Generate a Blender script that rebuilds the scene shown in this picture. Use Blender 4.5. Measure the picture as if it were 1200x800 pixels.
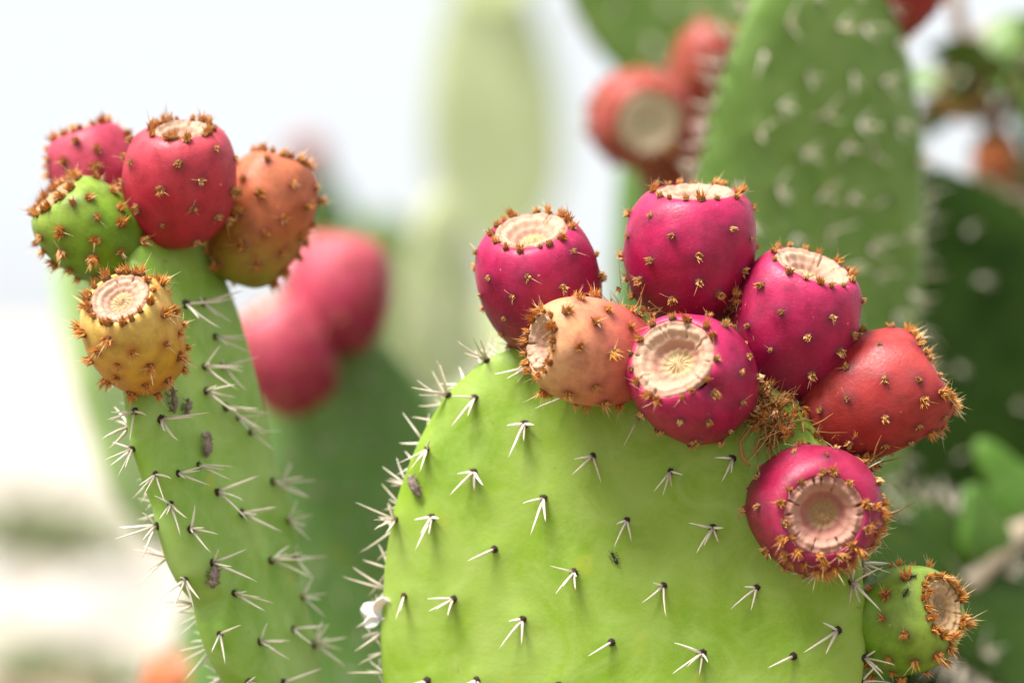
import bpy, math, random
import numpy as np
from mathutils import Vector, Matrix, Quaternion
from mathutils.bvhtree import BVHTree

for o in list(bpy.data.objects):
    bpy.data.objects.remove(o, do_unlink=True)
scene = bpy.context.scene
COL = scene.collection
rad = math.radians

# ------------------------------------------------------------------ camera
D, HC, LENS = 1.35, 1.15, 100.0            # distance to the subject, camera height, lens
CAM = Vector((0, -D, HC))
cam_d = bpy.data.cameras.new('camera')
cam = bpy.data.objects.new('camera', cam_d)
COL.objects.link(cam)
cam.location = CAM
cam.rotation_euler = (rad(90), 0, 0)
cam_d.lens = LENS
cam_d.sensor_width = 36
cam_d.clip_start = 0.05
cam_d.clip_end = 3000
cam_d.dof.use_dof = True
cam_d.dof.focus_distance = D - 0.024
cam_d.dof.aperture_fstop = 2.8
cam_d.dof.aperture_blades = 0
scene.camera = cam

# ------------------------------------------------------------------ light
SUN_EL, SUN_AZ = 64, -122                   # azimuth clockwise from +Y (north)
world = bpy.data.worlds.new('World')
scene.world = world
world.use_nodes = True
wn, wl = world.node_tree.nodes, world.node_tree.links
wn.clear()
sky = wn.new('ShaderNodeTexSky')
sky.sky_type = 'NISHITA'
sky.sun_disc = False
sky.sun_elevation = rad(SUN_EL)
sky.sun_rotation = rad(SUN_AZ)
sky.air_density = 1.0
sky.dust_density = 1.5
sky.ozone_density = 1.0
hsv = wn.new('ShaderNodeHueSaturation')
hsv.inputs['Saturation'].default_value = 0.4
veil = wn.new('ShaderNodeMix')               # thin bright overcast in front of the blue
veil.data_type = 'RGBA'
veil.inputs['Factor'].default_value = 0.8
veil.inputs['B'].default_value = (4.75, 4.95, 5.2, 1)
bg = wn.new('ShaderNodeBackground')
bg.inputs['Strength'].default_value = 0.115
wo = wn.new('ShaderNodeOutputWorld')
wl.new(sky.outputs[0], hsv.inputs['Color'])
wl.new(hsv.outputs[0], veil.inputs['A'])
wl.new(veil.outputs['Result'], bg.inputs['Color'])
wl.new(bg.outputs[0], wo.inputs['Surface'])

sun_d = bpy.data.lights.new('sun', 'SUN')
sun_d.energy = 5.0
sun_d.angle = rad(24)
sun_d.color = (1.0, 0.96, 0.9)
sun = bpy.data.objects.new('sun', sun_d)
COL.objects.link(sun)
sdir = Vector((math.sin(rad(SUN_AZ)) * math.cos(rad(SUN_EL)), math.cos(rad(SUN_AZ)) * math.cos(rad(SUN_EL)), math.sin(rad(SUN_EL))))
sun.rotation_euler = sdir.to_track_quat('Z', 'Y').to_euler()
sun.location = (-3, -3, 6)

scene.view_settings.view_transform = 'Standard'
scene.view_settings.look = 'None'
scene.view_settings.exposure = 0.85
scene.view_settings.gamma = 1.0
scene.view_settings.use_curve_mapping = False

# ------------------------------------------------------------------ helpers
KPX = 36.0 / LENS / 1200.0

def V(px, py, y=0.0):
    """point seen at photo pixel (1200x800) on the vertical plane at depth y"""
    d = D + y
    return Vector(((px - 600) * KPX * d, y, HC + (400 - py) * KPX * d))

def ray(px, py):
    return (V(px, py, 0) - CAM).normalized()

def link(o, parent=None):
    COL.objects.link(o)
    if parent is not None:
        o.parent = parent
    return o

def thing(name, label, cat, loc, group=None):
    o = bpy.data.objects.new(name, None)
    o.empty_display_size = 0.05
    COL.objects.link(o)
    o.location = loc
    o['label'] = label
    o['category'] = cat
    if group:
        o['group'] = group
    return o

def tag(o, label, cat, group=None):
    o['label'] = label
    o['category'] = cat
    if group:
        o['group'] = group
    return o

def make_mesh(name, verts, faces, mats, midx=None, smooth=True, attrs=None):
    me = bpy.data.meshes.new(name)
    me.from_pydata([tuple(v) for v in verts], [], [tuple(int(i) for i in f) for f in faces])
    for m in mats:
        me.materials.append(m)
    if midx is not None:
        me.polygons.foreach_set('material_index', np.asarray(midx, dtype=np.int32))
    if smooth:
        me.polygons.foreach_set('use_smooth', np.ones(len(me.polygons), dtype=bool))
    if attrs:
        for k, a in attrs.items():
            at = me.attributes.new(k, 'FLOAT', 'POINT')
            at.data.foreach_set('value', np.asarray(a, dtype=np.float32))
    me.update()
    return me

class Geo:
    """collects pieces of one mesh"""
    def __init__(s):
        s.v, s.f, s.m = [], [], []
    def add(s, v, f, m=0):
        o = len(s.v)
        s.v.extend([tuple(p) for p in v])
        for q in f:
            s.f.append(tuple(i + o for i in q))
        if isinstance(m, int):
            s.m.extend([m] * len(f))
        else:
            s.m.extend(m)
    def add_geo(s, g, M):
        s.add([M @ Vector(p) for p in g.v], g.f, list(g.m))
    def tube(s, pts, radii, sides=5, m=0, cap=True):
        pts = [Vector(p) for p in pts]
        n = len(pts)
        vs, fs = [], []
        t0 = (pts[1] - pts[0]).normalized()
        ref = t0.orthogonal().normalized()
        for i in range(n):
            t = (pts[min(i + 1, n - 1)] - pts[max(i - 1, 0)]).normalized()
            ref = (ref - t * ref.dot(t)).normalized()
            b = t.cross(ref)
            for k in range(sides):
                a = 2 * math.pi * k / sides
                vs.append(pts[i] + (ref * math.cos(a) + b * math.sin(a)) * radii[i])
        for i in range(n - 1):
            for k in range(sides):
                k2 = (k + 1) % sides
                fs.append((i * sides + k, i * sides + k2, (i + 1) * sides + k2, (i + 1) * sides + k))
        if cap:
            fs.append(tuple(range((n - 1) * sides, n * sides)))
            fs.append(tuple(reversed(range(sides))))
        s.add(vs, fs, m)
    def spike(s, p, d, L, r, m=0, sides=3):
        p, d = Vector(p), Vector(d).normalized()
        x = d.orthogonal().normalized()
        y = d.cross(x)
        vs = [p + (x * math.cos(2 * math.pi * k / sides) + y * math.sin(2 * math.pi * k / sides)) * r for k in range(sides)]
        vs.append(p + d * L)
        s.add(vs, [(k, (k + 1) % sides, sides) for k in range(sides)], m)
    def dome(s, r, h, m=0, seg=7, rnd=None):
        vs, fs = [], []
        for i, (rr, zz) in enumerate(((1.0, -0.25), (0.85, 0.5), (0.45, 0.9))):
            for k in range(seg):
                a = 2 * math.pi * k / seg
                j = 1 if rnd is None else rnd.uniform(0.8, 1.2)
                vs.append((rr * r * j * math.cos(a), rr * r * j * math.sin(a), zz * h))
        vs.append((0, 0, h))
        for i in range(2):
            for k in range(seg):
                k2 = (k + 1) % seg
                fs.append((i * seg + k, i * seg + k2, (i + 1) * seg + k2, (i + 1) * seg + k))
        for k in range(seg):
            fs.append((2 * seg + k, 2 * seg + (k + 1) % seg, 3 * seg))
        s.add(vs, fs, m)
    def mesh(s, name, mats, smooth=True):
        return make_mesh(name, s.v, s.f, mats, s.m, smooth)

# ------------------------------------------------------------------ materials
class NT:
    def __init__(s, name):
        s.mat = bpy.data.materials.new(name)
        s.mat.use_nodes = True
        s.n, s.l = s.mat.node_tree.nodes, s.mat.node_tree.links
        s.p = s.n['Principled BSDF']
    def new(s, t, **kw):
        nd = s.n.new('ShaderNode' + t)
        for k, v in kw.items():
            setattr(nd, k, v)
        return nd
    def coords(s):
        return s.new('TexCoord').outputs['Object']
    def noise(s, scale, detail=3, rough=0.55, vec=None, dist=0.0):
        nd = s.new('TexNoise')
        nd.inputs['Scale'].default_value = scale
        nd.inputs['Detail'].default_value = detail
        nd.inputs['Roughness'].default_value = rough
        nd.inputs['Distortion'].default_value = dist
        s.l.new(vec if vec is not None else s.coords(), nd.inputs['Vector'])
        return nd.outputs['Fac']
    def ramp(s, fac, stops, interp='LINEAR'):
        nd = s.new('ValToRGB')
        cr = nd.color_ramp
        cr.interpolation = interp
        while len(cr.elements) < len(stops):
            cr.elements.new(0.5)
        for e, (p, c) in zip(cr.elements, stops):
            e.position = p
            e.color = (c, c, c, 1) if isinstance(c, (int, float)) else (*c, 1)
        s.l.new(fac, nd.inputs['Fac'])
        return nd.outputs['Color']
    def mix(s, fac, a, b, blend='MIX'):
        nd = s.new('Mix', data_type='RGBA', blend_type=blend)
        for sock, v in ((nd.inputs['Factor'], fac), (nd.inputs['A'], a), (nd.inputs['B'], b)):
            if isinstance(v, (int, float)):
                sock.default_value = v if sock.name == 'Factor' else (v, v, v, 1)
            elif isinstance(v, tuple):
                sock.default_value = (*v, 1)
            else:
                s.l.new(v, sock)
        return nd.outputs['Result']
    def math(s, op, a, b=0.0, clamp=False):
        nd = s.new('Math', operation=op, use_clamp=clamp)
        for i, v in enumerate((a, b)):
            if isinstance(v, (int, float)):
                nd.inputs[i].default_value = v
            else:
                s.l.new(v, nd.inputs[i])
        return nd.outputs[0]
    def attr(s, name):
        return s.new('Attribute', attribute_name=name).outputs['Fac']
    def bump(s, h, strength, dist):
        nd = s.new('Bump')
        nd.inputs['Strength'].default_value = strength
        nd.inputs['Distance'].default_value = dist
        s.l.new(h, nd.inputs['Height'])
        s.l.new(nd.outputs[0], s.p.inputs['Normal'])
    def base(s, c):
        if isinstance(c, tuple):
            s.p.inputs['Base Color'].default_value = (*c, 1)
        else:
            s.l.new(c, s.p.inputs['Base Color'])
    def rough(s, v):
        if isinstance(v, (int, float)):
            s.p.inputs['Roughness'].default_value = v
        else:
            s.l.new(v, s.p.inputs['Roughness'])

def sc(c, k):
    return tuple(x * k for x in c)

def pad_material(name, col, light, dark, sss=0.12, rough=0.5, spec=0.35):
    m = NT(name)
    c = m.coords()
    big = m.noise(14, 3, 0.5, c, 0.4)
    mid = m.noise(60, 4, 0.6, c)
    fine = m.noise(520, 4, 0.7, c)
    base = m.ramp(big, [(0.36, dark), (0.5, col), (0.64, light)])
    base = m.mix(m.ramp(mid, [(0.38, 0.0), (0.66, 0.5)]), base, light)
    # waxy bloom: a dusty paler film, worn off in streaks
    bloom = m.noise(34, 5, 0.65, c, 1.2)
    base = m.mix(m.ramp(bloom, [(0.42, 0.0), (0.72, 0.42)]), base, tuple(min(1, 1.12 * x + 0.22 * light[1] * k_) for x, k_ in zip(light, (1, .6, 1))))
    # tiny stomata speckles
    vo = m.new('TexVoronoi')
    vo.inputs['Scale'].default_value = 620
    m.l.new(c, vo.inputs['Vector'])
    base = m.mix(m.math('MULTIPLY', m.ramp(vo.outputs['Distance'], [(0.0, 1.0), (0.22, 0.0)]), 0.22), base, tuple(min(1, x * 1.5 + 0.1 * light[1]) for x in light))
    # corky scars and yellow blemishes
    sp = m.noise(95, 2, 0.5, c)
    base = m.mix(m.ramp(sp, [(0.735, 0.0), (0.775, 0.75)]), base, sc((0.30, 0.23, 0.10), min(1, light[1] * 2.2)))
    sp2 = m.noise(48, 1, 0.5, c)
    base = m.mix(m.ramp(sp2, [(0.70, 0.0), (0.80, 0.5)]), base, sc((0.9, 1.0, 0.08), light[1]))
    m.base(base)
    m.rough(m.ramp(fine, [(0.3, rough - 0.08), (0.7, rough + 0.12)]))
    m.p.inputs['Subsurface Weight'].default_value = sss
    m.p.inputs['Subsurface Radius'].default_value = (0.5, 1.0, 0.25)
    m.p.inputs['Subsurface Scale'].default_value = 0.006
    m.p.inputs['Specular IOR Level'].default_value = spec
    h = m.math('ADD', m.math('MULTIPLY', fine, 0.35), mid)
    m.bump(h, 0.25, 0.0015)
    return m.mat

def fruit_material(name, low, mid, top, areole, bloom=0.07):
    m = NT(name)
    c = m.coords()
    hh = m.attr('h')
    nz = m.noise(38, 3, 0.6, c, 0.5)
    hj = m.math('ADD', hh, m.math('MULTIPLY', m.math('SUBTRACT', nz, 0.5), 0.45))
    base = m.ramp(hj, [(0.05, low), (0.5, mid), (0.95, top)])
    mott = m.noise(110, 4, 0.65, c)
    base = m.mix(m.ramp(mott, [(0.32, 0.6), (0.58, 0.0)]), base, sc(mid, 0.5))
    base = m.mix(m.math('MULTIPLY', m.attr('areole'), 0.75, True), base, areole)
    bl = m.noise(26, 4, 0.6, c, 0.8)
    pale = tuple(0.5 * x + 0.5 * 0.62 for x in top)
    base = m.mix(m.math('MULTIPLY', m.ramp(bl, [(0.4, 0.0), (0.75, 1.0)]), bloom), base, pale)
    vo = m.new('TexVoronoi')
    vo.inputs['Scale'].default_value = 430
    m.l.new(c, vo.inputs['Vector'])
    base = m.mix(m.math('MULTIPLY', m.ramp(vo.outputs['Distance'], [(0.0, 1.0), (0.2, 0.0)]), 0.14), base, pale)
    sp = m.noise(230, 2, 0.5, c)
    base = m.mix(m.ramp(sp, [(0.74, 0.0), (0.78, 0.7)]), base, (0.55, 0.36, 0.24))
    m.base(base)
    fine = m.noise(700, 3, 0.7, c)
    m.rough(m.ramp(fine, [(0.3, 0.38), (0.7, 0.56)]))
    m.p.inputs['Subsurface Weight'].default_value = 0.12
    m.p.inputs['Subsurface Radius'].default_value = (1.0, 0.3, 0.3)
    m.p.inputs['Subsurface Scale'].default_value = 0.004
    m.p.inputs['Specular IOR Level'].default_value = 0.33
    m.bump(m.math("ADD", mott, m.math('MULTIPLY', fine, 0.4)), 0.3, 0.0012)
    return m.mat

def scar_material(name, a, b, inner):
    m = NT(name)
    c = m.coords()
    r = m.attr('rho')
    nz = m.noise(260, 4, 0.7, c)
    rj = m.math('ADD', r, m.math('MULTIPLY', m.math('SUBTRACT', nz, 0.5), 0.16))
    base = m.ramp(rj, [(0.0, inner), (0.32, sc(inner, 0.85)), (0.42, a), (0.75, b), (0.97, sc(a, 0.9))])
    base = m.mix(m.ramp(m.noise(90, 3, 0.6, c), [(0.45, 0.0), (0.7, 0.45)]), base, sc(b, 0.62))
    m.base(base)
    m.rough(0.72)
    m.p.inputs['Subsurface Weight'].default_value = 0.1
    m.p.inputs['Subsurface Scale'].default_value = 0.003
    m.bump(nz, 0.5, 0.0012)
    return m.mat

def spike_material(name, a, b, rough=0.5):
    m = NT(name)
    g = m.new('NewGeometry')
    m.base(m.ramp(g.outputs['Random Per Island'], [(0.0, a), (1.0, b)]))
    m.rough(rough)
    return m.mat

def plain(name, a, b, scale=80, rough=0.7, bump=0.3, bd=0.002):
    m = NT(name)
    nz = m.noise(scale, 5, 0.6)
    m.base(m.ramp(nz, [(0.3, a), (0.7, b)]))
    m.rough(rough)
    if bump:
        m.bump(nz, bump, bd)
    return m.mat

M_PAD = pad_material('pad_fresh_green', (0.20, 0.325, 0.016), (0.265, 0.385, 0.055), (0.15, 0.275, 0.006))
M_PAD_LEFT = pad_material('pad_leaf_green', (0.215, 0.385, 0.035), (0.30, 0.45, 0.10), (0.165, 0.33, 0.016))
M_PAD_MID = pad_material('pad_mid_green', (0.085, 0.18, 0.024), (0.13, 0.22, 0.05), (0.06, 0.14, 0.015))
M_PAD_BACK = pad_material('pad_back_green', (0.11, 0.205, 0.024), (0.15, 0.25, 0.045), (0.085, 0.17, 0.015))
M_PAD_PALE = pad_material('pad_pale_haze', (0.50, 0.58, 0.26), (0.60, 0.66, 0.38), (0.42, 0.52, 0.19))  # overexposed haze of the far pads painted into their colour
M_PAD_DARK = pad_material('pad_shade_dark', (0.010, 0.028, 0.0015), (0.017, 0.040, 0.0025), (0.006, 0.019, 0.001), spec=0.08)  # shade of the right background painted in as a near-black green
M_PAD_SOFT = pad_material('pad_soft_green', (0.12, 0.25, 0.045), (0.16, 0.29, 0.075), (0.095, 0.21, 0.03))
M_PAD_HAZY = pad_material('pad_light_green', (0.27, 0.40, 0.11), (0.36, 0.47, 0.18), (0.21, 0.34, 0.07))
M_PAD_SHADE = pad_material('pad_shaded_green', (0.022, 0.052, 0.003), (0.034, 0.072, 0.006), (0.014, 0.038, 0.002), spec=0.15)  # darkened copy of the pad green, background shade painted in
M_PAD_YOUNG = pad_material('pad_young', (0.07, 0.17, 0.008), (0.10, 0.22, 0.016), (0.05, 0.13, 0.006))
M_WOOD = plain('cactus_cork', (0.16, 0.12, 0.08), (0.3, 0.24, 0.17), 40, 0.85, 0.6, 0.01)

MAG_A = (0.14, 0.010, 0.05)
F_MAG = fruit_material('fruit_magenta', (0.17, 0.002, 0.026), (0.33, 0.003, 0.050), (0.46, 0.012, 0.09), MAG_A)  # dark base and lighter top paint the overhead light into both magentas
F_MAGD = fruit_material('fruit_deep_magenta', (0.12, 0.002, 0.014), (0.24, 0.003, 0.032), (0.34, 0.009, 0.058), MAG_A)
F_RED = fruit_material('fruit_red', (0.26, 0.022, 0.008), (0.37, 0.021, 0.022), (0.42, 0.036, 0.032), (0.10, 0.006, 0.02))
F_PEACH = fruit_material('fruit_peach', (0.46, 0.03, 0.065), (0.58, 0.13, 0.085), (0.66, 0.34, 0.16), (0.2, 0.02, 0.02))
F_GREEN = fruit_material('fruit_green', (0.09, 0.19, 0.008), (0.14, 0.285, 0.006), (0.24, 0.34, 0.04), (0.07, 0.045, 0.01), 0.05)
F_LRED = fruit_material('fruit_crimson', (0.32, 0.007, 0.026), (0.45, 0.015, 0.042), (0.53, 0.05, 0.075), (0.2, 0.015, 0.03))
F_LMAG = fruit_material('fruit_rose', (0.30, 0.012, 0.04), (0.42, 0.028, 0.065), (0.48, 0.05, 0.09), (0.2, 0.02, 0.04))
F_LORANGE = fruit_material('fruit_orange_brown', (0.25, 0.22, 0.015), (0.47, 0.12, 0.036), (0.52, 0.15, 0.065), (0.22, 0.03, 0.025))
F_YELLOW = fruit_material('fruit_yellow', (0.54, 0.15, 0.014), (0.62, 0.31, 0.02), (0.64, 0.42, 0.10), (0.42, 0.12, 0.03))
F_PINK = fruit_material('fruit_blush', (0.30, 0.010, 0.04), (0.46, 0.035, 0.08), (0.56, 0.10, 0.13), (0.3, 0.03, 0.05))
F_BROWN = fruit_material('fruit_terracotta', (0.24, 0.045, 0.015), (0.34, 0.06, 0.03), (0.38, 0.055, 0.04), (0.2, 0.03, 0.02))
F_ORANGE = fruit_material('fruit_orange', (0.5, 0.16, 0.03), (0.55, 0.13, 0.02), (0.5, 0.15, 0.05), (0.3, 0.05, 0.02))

S_PALE = scar_material('scar_pale', (0.40, 0.19, 0.13), (0.52, 0.34, 0.23), (0.47, 0.33, 0.16))
S_PINK = scar_material('scar_pink', (0.34, 0.11, 0.085), (0.46, 0.24, 0.17), (0.38, 0.22, 0.09))
S_CREAM = scar_material('scar_cream', (0.62, 0.42, 0.25), (0.74, 0.60, 0.42), (0.74, 0.62, 0.42))
S_BROWN = scar_material('scar_brown', (0.36, 0.20, 0.09), (0.50, 0.34, 0.17), (0.30, 0.20, 0.09))

K_TAN = spike_material('glochid_tan', (0.34, 0.14, 0.03), (0.66, 0.38, 0.13))
K_ORANGE = spike_material('glochid_orange', (0.42, 0.13, 0.014), (0.66, 0.30, 0.06))
K_BASE = spike_material('areole_wool', (0.10, 0.035, 0.012), (0.2, 0.075, 0.02), 0.9)
K_HAIR = spike_material('straw_hair', (0.62, 0.42, 0.2), (0.78, 0.62, 0.36))
M_SPINE = spike_material('spine_ivory', (0.70, 0.62, 0.48), (0.86, 0.82, 0.72), 0.4)
M_SPINE_FADE = spike_material('spine_weathered', (0.62, 0.52, 0.40), (0.84, 0.77, 0.66), 0.5)
M_AREOLE = spike_material('areole_dark', (0.012, 0.008, 0.006), (0.06, 0.03, 0.018), 0.9)
M_FIBRE = spike_material('dry_fibre', (0.16, 0.06, 0.018), (0.5, 0.24, 0.07), 0.8)
M_HUSK = plain('husk_grey_brown', (0.10, 0.06, 0.045), (0.36, 0.28, 0.24), 500, 0.9, 0.8, 0.002)

# ------------------------------------------------------------------ tufts and spine clusters (shared meshes)
def tuft_geo(seed, style):
    r = random.Random(seed)
    g = Geo()
    lean = Vector((r.gauss(0, .3), r.gauss(0, .3), 0))
    if style == 'knob':
        g.dome(0.0016, 0.0013, 1, 6, r)
        for k in range(20):
            a, t = r.uniform(0, 6.283), abs(r.gauss(0, 0.34))
            d = Vector((math.sin(t) * math.cos(a), math.sin(t) * math.sin(a), math.cos(t))) + lean
            p = (math.cos(a) * r.uniform(0, .0012), math.sin(a) * r.uniform(0, .0012), 0.0003)
            g.spike(p, d, r.uniform(0.0012, 0.0027), r.uniform(0.0004, 0.0007), 0)
        for k in range(r.choice((0, 0, 1, 2))):
            a, t = r.uniform(0, 6.283), r.uniform(0.7, 1.35)
            d = (math.sin(t) * math.cos(a), math.sin(t) * math.sin(a), math.cos(t))
            g.spike((0, 0, 0.0004), d, r.uniform(0.003, 0.007), 0.00017, 2)
    else:
        g.dome(0.0018, 0.0013, 1, 6, r)
        for k in range(30):
            a, t = r.uniform(0, 6.283), min(abs(r.gauss(0, 0.58)), 1.4)
            d = Vector((math.sin(t) * math.cos(a), math.sin(t) * math.sin(a), math.cos(t))) + lean
            p = (math.cos(a) * r.uniform(0, .0014), math.sin(a) * r.uniform(0, .0014), 0.0003)
            g.spike(p, d, r.uniform(0.0015, 0.0042) * (1.15 - .4 * t), r.uniform(0.0003, 0.0006), 0)
        for k in range(3):
            a, t = r.uniform(0, 6.283), r.uniform(0.1, 1.2)
            d = (math.sin(t) * math.cos(a), math.sin(t) * math.sin(a), math.cos(t))
            g.spike((0, 0, 0.0004), d, r.uniform(0.004, 0.009), 0.00017, 2)
    return g

TUFT, TUFT_ME = {}, {}
for st, kmat in (('knob', K_TAN), ('burst', K_ORANGE)):
    TUFT[st] = [tuft_geo(100 + i, st) for i in range(12)]
    TUFT_ME[st] = [g.mesh('glochid_tuft', [kmat, K_BASE, K_HAIR], False) for g in TUFT[st]]

def spine_geo(seed, style):
    """local frame: x right, y up the pad, z out of the pad"""
    r = random.Random(seed)
    g = Geo()
    g.dome(0.0021, 0.0016, 1, 7, r)
    for k in range(14):
        a, t = r.uniform(0, 6.283), r.uniform(0, 1.2)
        d = (math.sin(t) * math.cos(a), math.sin(t) * math.sin(a), math.cos(t))
        g.spike((d[0] * 0.0014, d[1] * 0.0014, 0.0008), d, r.uniform(0.001, 0.0022), 0.0004, 1)
    if style == 'face':
        n = r.choice((1, 2, 3, 3, 4, 4, 5))
        spec = []
        a0 = r.uniform(215, 268)
        spec.append((a0, r.uniform(16, 46), r.uniform(0.010, 0.0175)))
        if n > 1:
            spec.append((a0 + r.uniform(15, 70), r.uniform(18, 55), r.uniform(0.006, 0.0155)))
        if n > 2:
            spec.append((a0 - r.uniform(20, 80), r.uniform(18, 50), r.uniform(0.005, 0.0135)))
        if n > 3:
            spec.append((a0 + r.uniform(5, 15), r.uniform(50, 65), r.uniform(0.008, 0.013)))
        if n > 4:
            spec.append((a0 + r.uniform(70, 160), r.uniform(30, 60), r.uniform(0.004, 0.008)))
    elif style in ('side', 'star'):
        spec = [(r.uniform(250, 300), r.uniform(35, 55), r.uniform(0.013, 0.018)),
                (r.uniform(330, 380), r.uniform(40, 65), r.uniform(0.011, 0.017)),
                (r.uniform(180, 235), r.uniform(40, 60), r.uniform(0.010, 0.015))]
        if r.random() < 0.6:
            spec.append((r.uniform(200, 340), r.uniform(68, 85), r.uniform(0.012, 0.018)))
        if style == 'star':
            spec.append((r.uniform(100, 200), r.uniform(25, 60), r.uniform(0.009, 0.014)))
        if r.random() < 0.35:
            spec.append((r.uniform(60, 140), r.uniform(40, 60), r.uniform(0.007, 0.012)))
    else:
        spec = []
        for k in range(r.choice((4, 5, 6))):
            spec.append((r.uniform(0, 360), r.uniform(30, 85), r.uniform(0.010, 0.019)))
    for az, el, L in spec:
        az, el = rad(az), rad(el)
        d = Vector((math.cos(az) * math.cos(el), math.sin(az) * math.cos(el), math.sin(el)))
        b = d.orthogonal().normalized() * r.uniform(-0.05, 0.05) * L
        p0 = Vector((0, 0, 0.0006)) + d * 0.0005
        rr = r.uniform(0.00058, 0.00082)
        L *= 1.18
        g.tube([p0, p0 + d * L * 0.4 + b, p0 + d * L * 0.8 + b * 0.8, p0 + d * L], [rr, rr * 0.82, rr * 0.45, rr * 0.1], 5, 0)
    return g

SPINE_ME = {}
for st, mm in (('face', M_SPINE), ('side', M_SPINE), ('star', M_SPINE), ('rim', M_SPINE_FADE)):
    SPINE_ME[st] = [spine_geo(300 + i * 7, st).mesh('spine_cluster', [mm, M_AREOLE]) for i in range(22)]

# ------------------------------------------------------------------ pads
def obovate(W, H, n=28):
    """outline of a pad standing on its narrow foot at the origin"""
    pts = []
    for i in range(n):
        t = i / n * 2 * math.pi
        b = 0.5 - 0.5 * math.cos(t)
        w = math.sin(math.pi * min(max(b, 0), 1) ** 0.82) ** 0.62 if 0 < b < 1 else 0
        pts.append((math.copysign(1, math.sin(t)) * (W / 2 * w + (0.012 if 0 < b < 0.3 else 0)), b * H))
    pts[0] = (0, -0.0)
    return pts

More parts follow.
